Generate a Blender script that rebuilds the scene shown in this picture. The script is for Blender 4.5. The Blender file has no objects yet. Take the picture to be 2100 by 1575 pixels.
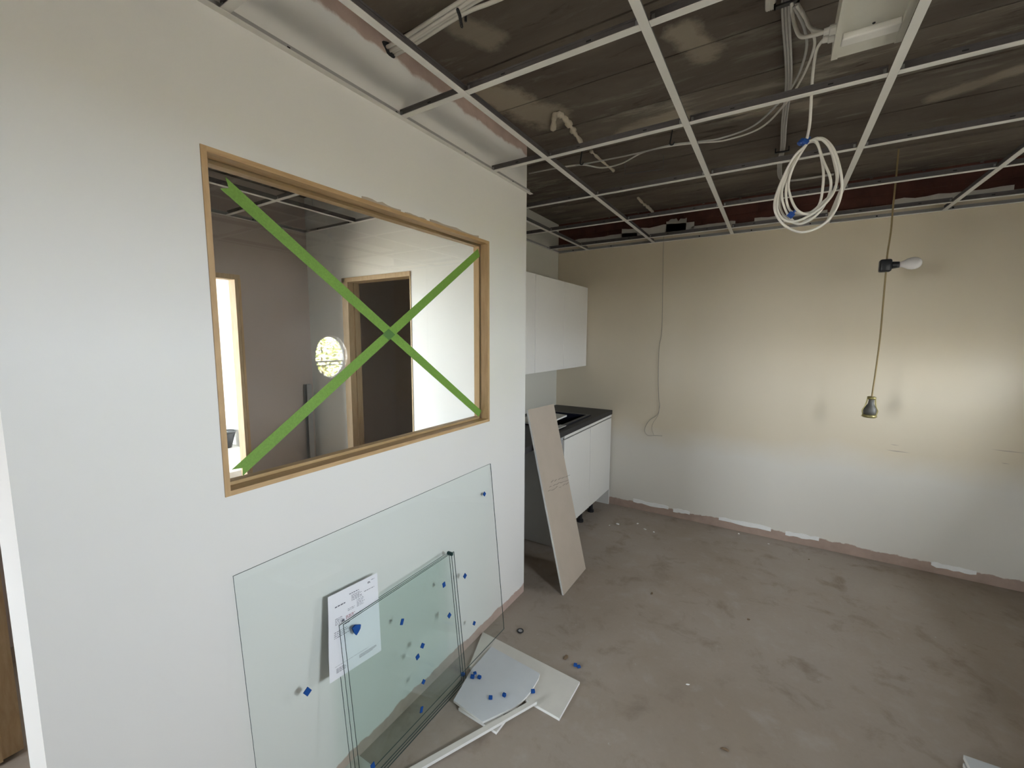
import bpy, bmesh, math, random
from mathutils import Vector, Matrix
random.seed(7)
S = bpy.context.scene
COL = S.collection

# ---------------------------------------------------------------- camera
F_PX, YAW, PITCH, ROLL = 868.15, 0.554722, -0.109502, 0.004031      # image taken as 2100 x 1575
CAM = Vector((1.246, 0.0, 1.58))
_f0 = Vector((-math.sin(YAW), math.cos(YAW), 0)); _r0 = Vector((math.cos(YAW), math.sin(YAW), 0)); _u0 = Vector((0, 0, 1))
FWD = _f0 * math.cos(PITCH) + _u0 * math.sin(PITCH)
_up = _u0 * math.cos(PITCH) - _f0 * math.sin(PITCH)
RGT = _r0 * math.cos(ROLL) + _up * math.sin(ROLL)
UP = _up * math.cos(ROLL) - _r0 * math.sin(ROLL)
cam = bpy.data.cameras.new('camera'); co = bpy.data.objects.new('camera', cam); COL.objects.link(co)
cam.sensor_fit = 'HORIZONTAL'; cam.sensor_width = 36.0; cam.lens = 36.0 * F_PX / 2100.0; cam.clip_start = 0.02
m = Matrix((RGT, UP, -FWD)).transposed().to_4x4(); m.translation = CAM; co.matrix_world = m
S.camera = co

# ---------------------------------------------------------------- light
SKY = 9.0
w = bpy.data.worlds.new('sky'); S.world = w; w.use_nodes = True
w.node_tree.nodes['Background'].inputs[0].default_value = (0.84, 0.92, 1.0, 1)
w.node_tree.nodes['Background'].inputs[1].default_value = SKY
sun = bpy.data.lights.new('sun', 'SUN'); sun.energy = 42.0; sun.angle = math.radians(0.6); sun.color = (1, .95, .86)
so = bpy.data.objects.new('sun', sun); COL.objects.link(so)
so.rotation_euler = Vector((0.80, -0.12, -0.58)).to_track_quat('-Z', 'Y').to_euler()
def portal(name, loc, rot, sx, sy):
    l = bpy.data.lights.new(name, 'AREA'); l.shape = 'RECTANGLE'; l.size = sx; l.size_y = sy; l.cycles.is_portal = True
    o = bpy.data.objects.new(name, l); COL.objects.link(o); o.location = loc; o.rotation_euler = rot
H90 = math.pi / 2
portal('daylight_side_window', (2.84, .7, 1.7), (0, H90, 0), .6, .6)
portal('daylight_back_window', (-.85, -3.04, 1.5), (H90, 0, 0), .7, 1.2)
portal('daylight_round_window', (2.84, 2.913, 1.359), (0, H90, 0), .49, .40)
portal('daylight_back_room', (-4.5, -1.04, 1.25), (H90, 0, 0), 1.8, 2.4)
vs = S.view_settings; vs.view_transform = 'Standard'; vs.look = 'None'; vs.gamma = 1.0; vs.use_curve_mapping = False
vs.exposure = 2.72
S.cycles.max_bounces = 7; S.cycles.diffuse_bounces = 4; S.cycles.transparent_max_bounces = 16
S.cycles.use_adaptive_sampling = True; S.cycles.adaptive_threshold = 0.02
S.cycles.sample_clamp_indirect = 6.0

# ---------------------------------------------------------------- pixel helpers (2100 x 1575 frame)
def ray(x, y): return RGT * ((x - 1050) / F_PX) - UP * ((y - 787.5) / F_PX) + FWD
def hit(x, y, axis, val):
    d = ray(x, y); return CAM + d * ((val - CAM[axis]) / d[axis])
def hit_lean(x, y, x0, k):                       # plane x = x0 - k z (something leaning on the left wall)
    d = ray(x, y); return CAM + d * ((x0 - k * CAM.z - CAM.x) / (d.x + k * d.z))

# ---------------------------------------------------------------- object helpers
ORG = {}
def tag(o, label=None, cat=None, group=None, kind=None):
    if label: o['label'] = label
    if cat: o['category'] = cat
    if group: o['group'] = group
    if kind: o['kind'] = kind
    return o
def thing(name, loc, label, cat, group=None):
    o = bpy.data.objects.new(name, None); COL.objects.link(o); o.empty_display_size = .05
    o.location = loc; ORG[o] = Vector(loc)
    return tag(o, label, cat, group)
def obj(name, bm, mats, parent=None, smooth=False, label=None):
    """link bm (world coordinates) as one mesh object; origin at its base, or at the parent's origin"""
    if not isinstance(mats, (list, tuple)): mats = [mats]
    bmesh.ops.recalc_face_normals(bm, faces=bm.faces)
    if parent is None:
        xs = [v.co for v in bm.verts]
        org = Vector(((min(c.x for c in xs) + max(c.x for c in xs)) / 2, (min(c.y for c in xs) + max(c.y for c in xs)) / 2, min(c.z for c in xs)))
    else: org = ORG[parent]
    for v in bm.verts: v.co -= org
    me = bpy.data.meshes.new(name); bm.to_mesh(me); bm.free()
    for mt in mats: me.materials.append(mt)
    if smooth:
        for p in me.polygons: p.use_smooth = True
    o = bpy.data.objects.new(name, me); COL.objects.link(o); ORG[o] = org
    if parent is None: o.location = org
    else: o.parent = parent
    if label: o['label'] = label
    return o
def struct(name, bm, mats, label=None):
    o = obj(name, bm, mats); o['kind'] = 'structure'
    if label: o['label'] = label
    return o
def box(bm, x0, x1, y0, y1, z0, z1, mi=0):
    v = [bm.verts.new((x, y, z)) for x in (x0, x1) for y in (y0, y1) for z in (z0, z1)]
    for f in ((0, 1, 3, 2), (4, 6, 7, 5), (0, 4, 5, 1), (2, 3, 7, 6), (0, 2, 6, 4), (1, 5, 7, 3)):
        bm.faces.new([v[i] for i in f]).material_index = mi
    return bm
def bx(*a): return box(bmesh.new(), *a)
def bevel(bm, r, seg=2):
    bmesh.ops.bevel(bm, geom=list(bm.edges), offset=r, segments=seg, profile=.5, affect='EDGES'); return bm
def prism(bm, pts, n, mi=0, mi_side=None):
    """solid from polygon pts (world), extruded by vector n"""
    n = Vector(n); a = [bm.verts.new(p) for p in pts]; b = [bm.verts.new(Vector(p) + n) for p in pts]
    bm.faces.new(a).material_index = mi; bm.faces.new(list(reversed(b))).material_index = mi
    k = len(pts)
    for i in range(k):
        bm.faces.new((a[i], b[i], b[(i + 1) % k], a[(i + 1) % k])).material_index = mi if mi_side is None else mi_side
    return bm
def smooth_pts(pts, n=8, closed=False):
    P = [Vector(p) for p in pts]; out = []; k = len(P)
    rng = range(k if closed else k - 1)
    for i in rng:
        if closed: p0, p1, p2, p3 = P[i - 1], P[i], P[(i + 1) % k], P[(i + 2) % k]
        else: p0, p1, p2, p3 = P[max(i - 1, 0)], P[i], P[i + 1], P[min(i + 2, k - 1)]
        for j in range(n):
            t = j / n
            out.append(.5 * ((2 * p1) + (p2 - p0) * t + (2 * p0 - 5 * p1 + 4 * p2 - p3) * t * t + (3 * p1 - p0 - 3 * p2 + p3) * t ** 3))
    if not closed: out.append(P[-1])
    return out
def tube(bm, pts, r, seg=8, closed=False, mi=0):
    k = len(pts); rings = []; nrm = None
    for i, p in enumerate(pts):
        if closed: t = pts[(i + 1) % k] - pts[i - 1]
        else: t = pts[min(i + 1, k - 1)] - pts[max(i - 1, 0)]
        t = t.normalized()
        if nrm is None: nrm = t.orthogonal().normalized()
        nrm = (nrm - t * nrm.dot(t)); nrm = nrm.normalized() if nrm.length > 1e-6 else t.orthogonal().normalized()
        b = t.cross(nrm); rr = r[i] if isinstance(r, (list, tuple)) else r
        rings.append([bm.verts.new(p + (nrm * math.cos(2 * math.pi * j / seg) + b * math.sin(2 * math.pi * j / seg)) * rr) for j in range(seg)])
    for i in range(k if closed else k - 1):
        A, B = rings[i], rings[(i + 1) % k]
        for j in range(seg): bm.faces.new((A[j], A[(j + 1) % seg], B[(j + 1) % seg], B[j])).material_index = mi
    if not closed:
        bm.faces.new(list(reversed(rings[0]))).material_index = mi; bm.faces.new(rings[-1]).material_index = mi
    return bm
def lathe(bm, axis_pts, radii, seg=20, mi=0): return tube(bm, [Vector(p) for p in axis_pts], list(radii), seg, mi=mi)

# ---------------------------------------------------------------- materials
def nodes(name):
    mt = bpy.data.materials.new(name); mt.use_nodes = True; nt = mt.node_tree
    return mt, nt, nt.nodes['Principled BSDF'], nt.nodes['Material Output']
def N(nt, t, **kw):
    n = nt.nodes.new(t)
    for k, v in kw.items():
        if k in ('operation', 'blend_type', 'data_type', 'noise_dimensions', 'feature', 'wave_type', 'bands_direction'): setattr(n, k, v)
    return n
def math_(nt, op, a, b=None):
    n = N(nt, 'ShaderNodeMath', operation=op)
    for i, v in enumerate((a, b)):
        if v is None: continue
        if isinstance(v, (int, float)): n.inputs[i].default_value = v
        else: nt.links.new(v, n.inputs[i])
    return n.outputs[0]
def noise(nt, vec, scale, detail=4, rough=.55, dist=0.0, stretch=None):
    if stretch:
        mp = N(nt, 'ShaderNodeMapping'); mp.inputs['Scale'].default_value = stretch; nt.links.new(vec, mp.inputs['Vector']); vec = mp.outputs[0]
    n = N(nt, 'ShaderNodeTexNoise'); nt.links.new(vec, n.inputs['Vector'])
    n.inputs['Scale'].default_value = scale; n.inputs['Detail'].default_value = detail; n.inputs['Roughness'].default_value = rough; n.inputs['Distortion'].default_value = dist
    return n.outputs['Fac']
def ramp(nt, fac, a, b):
    n = N(nt, 'ShaderNodeMapRange'); nt.links.new(fac, n.inputs[0]); n.inputs[1].default_value = a; n.inputs[2].default_value = b; n.clamp = True
    return n.outputs[0]
def mix(nt, fac, a, b, mode='MIX'):
    n = N(nt, 'ShaderNodeMix', data_type='RGBA', blend_type=mode)
    if isinstance(fac, (int, float)): n.inputs[0].default_value = fac
    else: nt.links.new(fac, n.inputs[0])
    for i, v in ((6, a), (7, b)):
        if isinstance(v, tuple): n.inputs[i].default_value = (*v[:3], 1)
        else: nt.links.new(v, n.inputs[i])
    return n.outputs[2]
def bump(nt, bs, h, strength=.2, dist=.01):
    n = N(nt, 'ShaderNodeBump'); n.inputs['Strength'].default_value = strength; n.inputs['Distance'].default_value = dist
    nt.links.new(h, n.inputs['Height']); nt.links.new(n.outputs[0], bs.inputs['Normal'])
def pos(nt): return N(nt, 'ShaderNodeNewGeometry').outputs['Position']
def plain(name, col, rough=.5, metal=0.0, var=.06, scale=40, spec=.5, bmp=0.0):
    mt, nt, bs, _ = nodes(name); p = pos(nt); f = noise(nt, p, scale, 3)
    c = mix(nt, f, tuple(x * (1 - var) for x in col), tuple(min(1, x * (1 + var)) for x in col))
    nt.links.new(c, bs.inputs['Base Color']); bs.inputs['Roughness'].default_value = rough; bs.inputs['Metallic'].default_value = metal
    bs.inputs['Specular IOR Level'].default_value = spec
    if bmp: bump(nt, bs, f, bmp, .004)
    return mt
def paint(name, col, low=None, high=None, tone=None, raw=(.50, .36, .30), rough=.55, spec=.4, var=.035):
    """wall paint over plaster: bare plaster below z=low and above z=high (ragged), second coat colour below tone=(z, col)"""
    mt, nt, bs, _ = nodes(name); p = pos(nt); sp = N(nt, 'ShaderNodeSeparateXYZ'); nt.links.new(p, sp.inputs[0]); z = sp.outputs['Z']
    big = noise(nt, p, 1.3, 3, stretch=(1, 1, .35)); c = mix(nt, big, tuple(x * (1 - var) for x in col), tuple(min(1, x * (1 + var)) for x in col))
    if tone:
        e = math_(nt, 'ADD', z, math_(nt, 'MULTIPLY', math_(nt, 'SUBTRACT', noise(nt, p, 2.2, 5), .5), .22))
        c = mix(nt, ramp(nt, e, tone[0] + .10, tone[0] - .10), c, tone[1])
    fine = noise(nt, p, 90, 2)
    if low or high:
        rg = mix(nt, noise(nt, p, 14, 5), tuple(x * .72 for x in raw), tuple(min(1, x * 1.22) for x in raw))
        rgd = math_(nt, 'MULTIPLY', math_(nt, 'SUBTRACT', noise(nt, p, 6, 5, .65), .5), .075)
        e = math_(nt, 'ADD', z, rgd)
        if low: c = mix(nt, ramp(nt, e, low + .003, low - .003), c, rg)
        if high: c = mix(nt, ramp(nt, e, high - .006, high + .006), c, rg)
    nt.links.new(c, bs.inputs['Base Color']); bs.inputs['Roughness'].default_value = rough; bs.inputs['Specular IOR Level'].default_value = spec
    bump(nt, bs, fine, .08, .002); return mt
def wood(name, a, b, stretch=(8, 8, 1), rough=.55):
    mt, nt, bs, _ = nodes(name); p = pos(nt)
    f = noise(nt, p, 9, 6, .6, .6, stretch=stretch); g = noise(nt, p, 3, 2)
    c = mix(nt, ramp(nt, f, .3, .7), a, b); c = mix(nt, math_(nt, 'MULTIPLY', g, .35), c, tuple(x * .7 for x in a))
    nt.links.new(c, bs.inputs['Base Color']); bs.inputs['Roughness'].default_value = rough; bump(nt, bs, f, .08, .002); return mt
def glass(name, tint, f0=.045):
    mt, nt, bs, out = nodes(name); nt.nodes.remove(bs)
    lw = N(nt, 'ShaderNodeLayerWeight'); lw.inputs[0].default_value = .5
    fr = math_(nt, 'ADD', f0, math_(nt, 'MULTIPLY', math_(nt, 'POWER', lw.outputs['Facing'], 5.0), .95))
    tr = N(nt, 'ShaderNodeBsdfTransparent'); tr.inputs[0].default_value = (*tint, 1)
    gl = N(nt, 'ShaderNodeBsdfGlossy'); gl.inputs['Roughness'].default_value = 0.0
    mx = N(nt, 'ShaderNodeMixShader'); nt.links.new(fr, mx.inputs[0]); nt.links.new(tr.outputs[0], mx.inputs[1]); nt.links.new(gl.outputs[0], mx.inputs[2])
    nt.links.new(mx.outputs[0], out.inputs[0]); return mt

PLASTER = (.52, .39, .33)
M = {}
M['wall_left'] = paint('left_wall_paint', (.80, .785, .75), low=.055, high=2.588, raw=PLASTER)
M['wall_far'] = paint('far_wall_paint', (.67, .585, .44), low=.07, tone=(.72, (.71, .675, .60)), raw=(.42, .31, .25), rough=.42, spec=.5, var=.07)
M['wall_white'] = paint('white_wall_paint', (.80, .79, .76))
M['wall_kitchen'] = paint('kitchen_wall_paint', (.62, .60, .52))
M['plaster'] = paint('bare_brown_plaster', (.46, .38, .335), var=.12, rough=.8)
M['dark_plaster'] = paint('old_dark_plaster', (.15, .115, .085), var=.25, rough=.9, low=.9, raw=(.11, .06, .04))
M['pine'] = wood('pine_frame', (.50, .315, .145), (.63, .43, .225))
M['pine_y'] = wood('pine_frame_long', (.50, .315, .145), (.63, .43, .225), stretch=(8, 1, 8))
M['pine_dark'] = wood('pine_door_lining', (.46, .31, .16), (.60, .44, .26))
M['tee_white'] = plain('white_enamel_tee', (.74, .72, .67), .4, var=.03)
M['tee_grey'] = plain('galvanised_web', (.115, .105, .105), .4, .3, var=.25)
M['angle'] = plain('wall_angle_enamel', (.36, .35, .34), .4, var=.05)
M['hole'] = plain('dark_hole', (.02, .02, .02), .9)
M['cable_white'] = plain('white_cable_sheath', (.72, .69, .62), .4, var=.03)
M['cable_grey'] = plain('grey_cable_sheath', (.48, .46, .43), .45, var=.05)
M['tie_blue'] = plain('blue_tie', (.015, .07, .30), .35)
M['spacer'] = plain('blue_foam_spacer', (.012, .075, .30), .8, var=.15, scale=120, spec=.2)
M['black'] = plain('black_plastic', (.015, .015, .017), .35)
M['bulb'] = plain('frosted_bulb', (.78, .75, .73), .18, var=.02)
M['brass'] = plain('old_brass', (.30, .25, .10), .4, .6, var=.2)
M['cord'] = plain('tan_cord', (.30, .22, .10), .7, var=.1)
M['sock_grey'] = plain('grey_rubber_socket', (.10, .095, .08), .5, var=.2)
M['tape'] = plain('green_masking_tape', (.175, .335, .05), .6, var=.25, scale=190, bmp=.2)
M['tape2'] = plain('green_tape_overlap', (.085, .20, .045), .6, var=.15, scale=190)
M['win_glass'] = glass('window_glass', (.97, .985, .975), .05)
M['pane'] = glass('loose_glass', (.984, 1.0, .995), .025)
M['pane_edge'] = plain('green_glass_edge', (.012, .045, .042), .35, var=.2, spec=.3)
M['paper'] = plain('paper', (.84, .85, .88), .75, var=.01)
M['ink'] = plain('ink', (.13, .13, .16), .8)
M['ink_red'] = plain('red_ink', (.42, .22, .25), .8)
M['gyps'] = plain('plasterboard_face', (.60, .57, .51), .85, var=.06, scale=20)
M['gyps_grey'] = plain('grey_board_face', (.56, .575, .585), .8, var=.05, scale=16)
M['gyps_edge'] = plain('gypsum_cut_edge', (.86, .85, .82), .9, var=.05)
M['gyps_brown'] = plain('leaning_board_face', (.47, .395, .315), .85, var=.07, scale=9)
M['pencil'] = plain('pencil_mark', (.13, .12, .11), .9)
M['cab'] = plain('white_cabinet_foil', (.76, .74, .69), .35, var=.015)
M['cab_in'] = plain('cabinet_carcass', (.70, .71, .72), .45, var=.02)
M['worktop'] = plain('dark_worktop', (.020, .018, .020), .5, var=.25, scale=160)
M['sink'] = plain('black_composite_sink', (.010, .011, .022), .35, var=.2)
M['steel'] = plain('steel', (.45, .45, .46), .35, .9, var=.08)
M['wire'] = plain('thin_wire', (.34, .30, .25), .6)
M['lum'] = plain('white_sheet_metal', (.60, .58, .50), .45, var=.05)
M['brick'] = plain('dark_red_brick', (.085, .030, .020), .9, var=.5, scale=9, bmp=.3)
M['old_plaster'] = plain('old_white_plaster', (.50, .47, .42), .9, var=.2, scale=18, bmp=.3)
M['foam'] = plain('old_plaster_drip', (.60, .52, .40), .9, var=.2, scale=60, bmp=.4)
M['white_sheet'] = plain('white_board', (.80, .78, .72), .6, var=.04)
M['grass'] = plain('dry_lawn', (.19, .17, .135), .95, var=.4, scale=3)
M['leaf'] = plain('hedge_leaf', (.42, .44, .16), .6, var=.5, scale=4)
M['bark'] = plain('bark', (.18, .12, .07), .9)
# concrete floor
mt, nt, bs, _ = nodes('concrete_floor'); p = pos(nt)
a = noise(nt, p, .9, 6, .6, .4); b = noise(nt, p, 5, 6, .65, .3); c = noise(nt, p, 60, 3)
col = mix(nt, ramp(nt, a, .35, .68), (.31, .25, .195), (.39, .335, .285))
col = mix(nt, ramp(nt, b, .55, .85), col, (.41, .365, .32)); col = mix(nt, ramp(nt, b, .46, .30), col, (.245, .195, .15))
col = mix(nt, ramp(nt, noise(nt, p, 26, 4, .7), .68, .74), col, (.46, .42, .38))
col = mix(nt, math_(nt, 'MULTIPLY', c, .25), col, (.22, .18, .15))
nt.links.new(col, bs.inputs['Base Color']); bs.inputs['Roughness'].default_value = .75; bs.inputs['Specular IOR Level'].default_value = .25
bump(nt, bs, b, .15, .004); M['floor'] = mt
# board-marked concrete soffit
mt, nt, bs, _ = nodes('stained_soffit'); p = pos(nt)
a = noise(nt, p, 2.2, 6, .65, .5, stretch=(.55, 1.5, 1)); b = noise(nt, p, 7, 6, .7, .3, stretch=(.4, 2.0, 1)); d = noise(nt, p, 1.1, 3)
col = mix(nt, ramp(nt, a, .35, .7), (.125, .100, .080), (.22, .185, .145))
col = mix(nt, ramp(nt, b, .56, .72), col, (.22, .19, .15)); col = mix(nt, ramp(nt, math_(nt, 'MULTIPLY', d, b), .30, .42), col, (.33, .30, .24))
col = mix(nt, ramp(nt, b, .40, .28), col, (.05, .036, .028))
for (ax_, ay_), (bx_, by_), wd_, st_ in (((.09, 1.66), (.22, 2.0), .13, .85), ((.90, 1.70), (.95, 1.88), .07, .75), ((.24, 1.28), (.30, 1.38), .07, .6), ((1.80, 2.74), (2.1, 2.6), .06, .5), ((.5, 2.35), (.75, 2.3), .08, .4), ((1.05, 2.45), (1.3, 2.5), .07, .4), ((.2, 1.0), (.35, .9), .12, .4)):
    d_ = Vector((bx_ - ax_, by_ - ay_, 0)); sub = N(nt, 'ShaderNodeVectorMath', operation='SUBTRACT'); nt.links.new(p, sub.inputs[0]); sub.inputs[1].default_value = (ax_, ay_, 0)
    flat_ = N(nt, 'ShaderNodeVectorMath', operation='MULTIPLY'); nt.links.new(sub.outputs[0], flat_.inputs[0]); flat_.inputs[1].default_value = (1, 1, 0)
    dt = N(nt, 'ShaderNodeVectorMath', operation='DOT_PRODUCT'); nt.links.new(flat_.outputs[0], dt.inputs[0]); dt.inputs[1].default_value = d_ / d_.length_squared
    cl = math_(nt, 'MINIMUM', math_(nt, 'MAXIMUM', dt.outputs['Value'], 0.0), 1.0)
    sc = N(nt, 'ShaderNodeVectorMath', operation='SCALE'); sc.inputs[0].default_value = d_; nt.links.new(cl, sc.inputs['Scale'])
    df = N(nt, 'ShaderNodeVectorMath', operation='DISTANCE'); nt.links.new(flat_.outputs[0], df.inputs[0]); nt.links.new(sc.outputs[0], df.inputs[1])
    e_ = math_(nt, 'ADD', df.outputs['Value'], math_(nt, 'MULTIPLY', math_(nt, 'SUBTRACT', noise(nt, p, 9, 6, .7), .5), wd_ * 1.6))
    col = mix(nt, math_(nt, 'MULTIPLY', ramp(nt, e_, wd_, wd_ * .45), st_), col, (.58, .50, .38))
oi = N(nt, 'ShaderNodeObjectInfo'); col = mix(nt, math_(nt, 'MULTIPLY', oi.outputs['Random'], .45), col, (.075, .058, .05))
nt.links.new(col, bs.inputs['Base Color']); bs.inputs['Roughness'].default_value = .9; bs.inputs['Specular IOR Level'].default_value = .15
bump(nt, bs, b, .35, .01); M['soffit'] = mt

# ================================================================ SETTING
XR, YF, YB, ZG, ZS = 2.8, 3.826, -3.0, 2.394, 2.66
XB = -1.97                                          # brown wall of the room behind the glass
YP0, YP1 = 2.08, 2.16                               # partition between that room and the kitchen niche
struct('floor', bx(-5.7, 3.5, -3.2, 4.3, -.12, 0), M['floor'], 'bare stained concrete floor')
ceil = struct('ceiling', bx(-5.7, 3.5, -3.2, 4.3, ZS + .03, ZS + .25), M['soffit'], 'dark stained concrete soffit')
SE = [-3.0 + .31 * i for i in range(13)] + [.90, 1.20, 1.51, 1.82, 2.13, 2.46, 2.80, 3.02, 3.32, 3.62, 4.0]
for y0, y1 in zip(SE[:-1], SE[1:]):                 # formwork strips read separately, with dark open joints
    obj('soffit_strip', bx(-2.6, XR, y0 + .005, y1 - .005, ZS + random.uniform(0, .006), ZS + .0301), M['soffit'], ceil)
struct('ground', bx(-40, 40, -40, 40, -.3, -.13), M['grass'], 'dry ground outside the building')

# left wall with the glazed opening
WY0, WY1, WZ0, WZ1 = .533, 1.787, 1.145, 2.055
b = bmesh.new()
for r in ((.163, WY0, 0, ZS), (WY1, YP1, 0, ZS), (WY0, WY1, 0, WZ0), (WY0, WY1, WZ1, ZS)): box(b, -.08, 0, r[0], r[1], r[2], r[3])
box(b, -.19, -.08, .163, .243, 0, ZS)
wl = struct('wall_left', b, M['wall_left'], 'white painted partition wall with a glazed opening')
# bare plaster smears along the frame head and jamb
for n_, (y0, y1, h) in enumerate(((1.02, 1.20, .020), (1.36, 1.70, .022), (1.22, 1.34, .010))):
    pts = []; k = 9
    for i in range(k): pts.append((0.0002, y0 + (y1 - y0) * i / (k - 1), WZ1 - .002))
    for i in range(k): pts.append((0.0002, y1 - (y1 - y0) * i / (k - 1), WZ1 + h * (.2 + .5 * random.random())))
    obj('plaster_smear', prism(bmesh.new(), pts, (.0012, 0, 0)), M['gyps_brown'], wl)
# hole at the wall top where cables pass
pts = [(0.0004, 1.168 + .034 * math.cos(t) * (1 + .25 * math.sin(3 * t)), 2.608 + .022 * math.sin(t)) for t in [i * math.pi / 9 for i in range(18)]]
obj('cable_hole', prism(bmesh.new(), pts, (.0012, 0, 0)), M['hole'], wl)

# far wall, brick above the plaster line
b = bx(-.68, XR + .1, YF, YF + .12, 0, 2.47)
wf = struct('wall_far', b, M['wall_far'], 'cream painted far wall with a paler lower coat')
obj('brick_band', bx(-.68, XR + .1, YF + .018, YF + .12, 2.47, ZS), M['brick'], wf)
bz = 2.475; row = 0
while bz < ZS - .03:
    x = -.62 + (row % 2) * .13
    while x < XR - .1:
        obj('brick', bx(x, x + .245, YF + .008 + random.uniform(0, .006), YF + .03, bz, bz + .060), M['brick'], wf); x += .262
    bz += .072; row += 1
for x0, x1, z1, zz in ((-.45, .16, 2.505, 0), (.02, .62, 2.545, 1), (.40, .56, 2.575, 1), (.6, .92, 2.50, 0), (1.05, 1.5, 2.495, 0), (1.85, 2.4, 2.505, 0)):
    k = 10; pts = [(x0 + (x1 - x0) * i / k, YF + .006, 2.462) for i in range(k + 1)]
    pts += [(x1 - (x1 - x0) * i / k, YF + .006, 2.466 + (z1 - 2.466) * (.7 + .3 * random.random())) for i in range(k + 1)]
    obj('plaster_remnant', prism(bmesh.new(), pts, (0, -.008, 0)), M['old_plaster'], wf)
# paint flakes left along the floor scar
for px0, px1, pz in ((1296, 1368, .085), (1378, 1412, .075), (1472, 1580, .082), (1610, 1680, .078), (1916, 2012, .072)):
    a0 = hit(px0, 1100, 1, YF).x; a1 = hit(px1, 1100, 1, YF).x; k = 8
    pts = [(a0 + (a1 - a0) * i / k, YF - .0005, pz - .018 - .012 * random.random()) for i in range(k + 1)] + [(a1 - (a1 - a0) * i / k, YF - .0005, pz + .012 * random.random()) for i in range(k + 1)]
    obj('paint_flake', prism(bmesh.new(), pts, (0, -.004, 0)), M['gyps_edge'], wf)

# scuffs on the far wall
for px, py, L, h in ((1842, 925, .13, .007), (2070, 925, .16, .006), (1835, 912, .05, .004), (2062, 950, .04, .004)):
    c_ = hit(px, py, 1, YF); obj('scuff_mark', prism(bmesh.new(), [(c_.x - L / 2, YF - .0002, c_.z), (c_.x - L * .1, YF - .0002, c_.z - h), (c_.x + L / 2, YF - .0002, c_.z - h * .6), (c_.x, YF - .0002, c_.z + h * .2)], (0, -.0006, 0)), M['gyps_brown'], wf)

# kitchen niche and the rooms behind
struct('wall_kitchen', bx(-.68, -.6, YP1, YF, 0, ZS), M['wall_kitchen'], 'wall behind the kitchen units')
DX0, DX1, DZ = -1.50, -.84, 1.985                    # dark doorway
b = bmesh.new(); box(b, XB, DX0, YP0, YP1, 0, ZS); box(b, DX1, -.08, YP0, YP1, 0, ZS); box(b, DX0, DX1, YP0, YP1, DZ, ZS)
struct('wall_partition', b, M['wall_white'], 'white wall with a dark doorway behind the glass')
EY0, EY1, EZ = .70, 1.535, 1.975                     # bright doorway in the brown wall
b = bmesh.new(); box(b, XB - .07, XB, YB, EY0, 0, ZS); box(b, XB - .07, XB, EY1, 4.1, 0, ZS); box(b, XB - .07, XB, EY0, EY1, EZ, ZS)
struct('wall_brown', b, M['plaster'], 'bare brown plaster wall with a bright doorway')
b = bmesh.new(); box(b, XB, -1.12, .163, .243, 0, ZS); box(b, -1.12, -.19, .163, .243, 2.06, ZS)
struct('wall_entry', b, M['wall_white'], 'short wall beside the entry to the back room')
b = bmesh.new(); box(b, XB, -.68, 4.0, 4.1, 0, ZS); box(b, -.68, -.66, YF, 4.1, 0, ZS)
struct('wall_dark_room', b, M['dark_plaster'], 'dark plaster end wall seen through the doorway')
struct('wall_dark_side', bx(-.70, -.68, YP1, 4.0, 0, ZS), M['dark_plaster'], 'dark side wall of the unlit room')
# right wall: big side window and the round one
SY0, SY1, SZ0, SZ1 = .4, 1.0, 1.4, 2.0
RY, RZ, RA, RB = 2.913, 1.359, .195, .238
b = bmesh.new()
for r in ((YB - .1, SY0, 0, ZS), (SY1, RY - .5, 0, ZS), (SY0, SY1, 0, SZ0), (SY0, SY1, SZ1, ZS), (RY + .5, YF + .12, 0, ZS), (RY - .5, RY + .5, 0, RZ - .5), (RY - .5, RY + .5, RZ + .5, ZS)):
    box(b, XR, XR + .1, *r)
k = 48
for side in (0, 1):
    x = XR + .1 * side; ring = []; sq = []
    for i in range(k):
        t = 2 * math.pi * i / k; c_, s_ = math.cos(t), math.sin(t); q = .5 / max(abs(c_), abs(s_))
        ring.append(b.verts.new((x, RY + RA * c_, RZ + RB * s_))); sq.append(b.verts.new((x, RY + q * c_, RZ + q * s_)))
    for i in range(k): b.faces.new((ring[i], ring[(i + 1) % k], sq[(i + 1) % k], sq[i]))
    if side == 0: r0 = ring
for i in range(k): b.faces.new((r0[i], r0[(i + 1) % k], ring[(i + 1) % k], ring[i]))
struct('wall_right', b, M['wall_white'], 'white outer wall with a small window and a round one')
b = bmesh.new(); box(b, XB, -1.2, YB - .1, YB, 0, ZS); box(b, -.5, XR + .1, YB - .1, YB, 0, ZS); box(b, -1.2, -.5, YB - .1, YB, 0, .9); box(b, -1.2, -.5, YB - .1, YB, 2.1, ZS)
struct('wall_back', b, M['wall_white'], 'white wall behind the photographer')
# bright back room shell
b = bmesh.new(); box(b, -5.7, -5.6, -1.1, 3.0, 0, ZS); box(b, -5.7, XB - .07, 2.9, 3.0, 0, ZS)
box(b, -5.7, -5.4, -1.1, -1, 0, ZS); box(b, -3.6, XB - .07, -1.1, -1, 0, ZS); box(b, -5.4, -3.6, -1.1, -1, 0, .05); box(b, -5.4, -3.6, -1.1, -1, 2.45, ZS)
struct('wall_bright_room', b, M['wall_white'], 'white walls of the sunlit back room')

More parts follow.
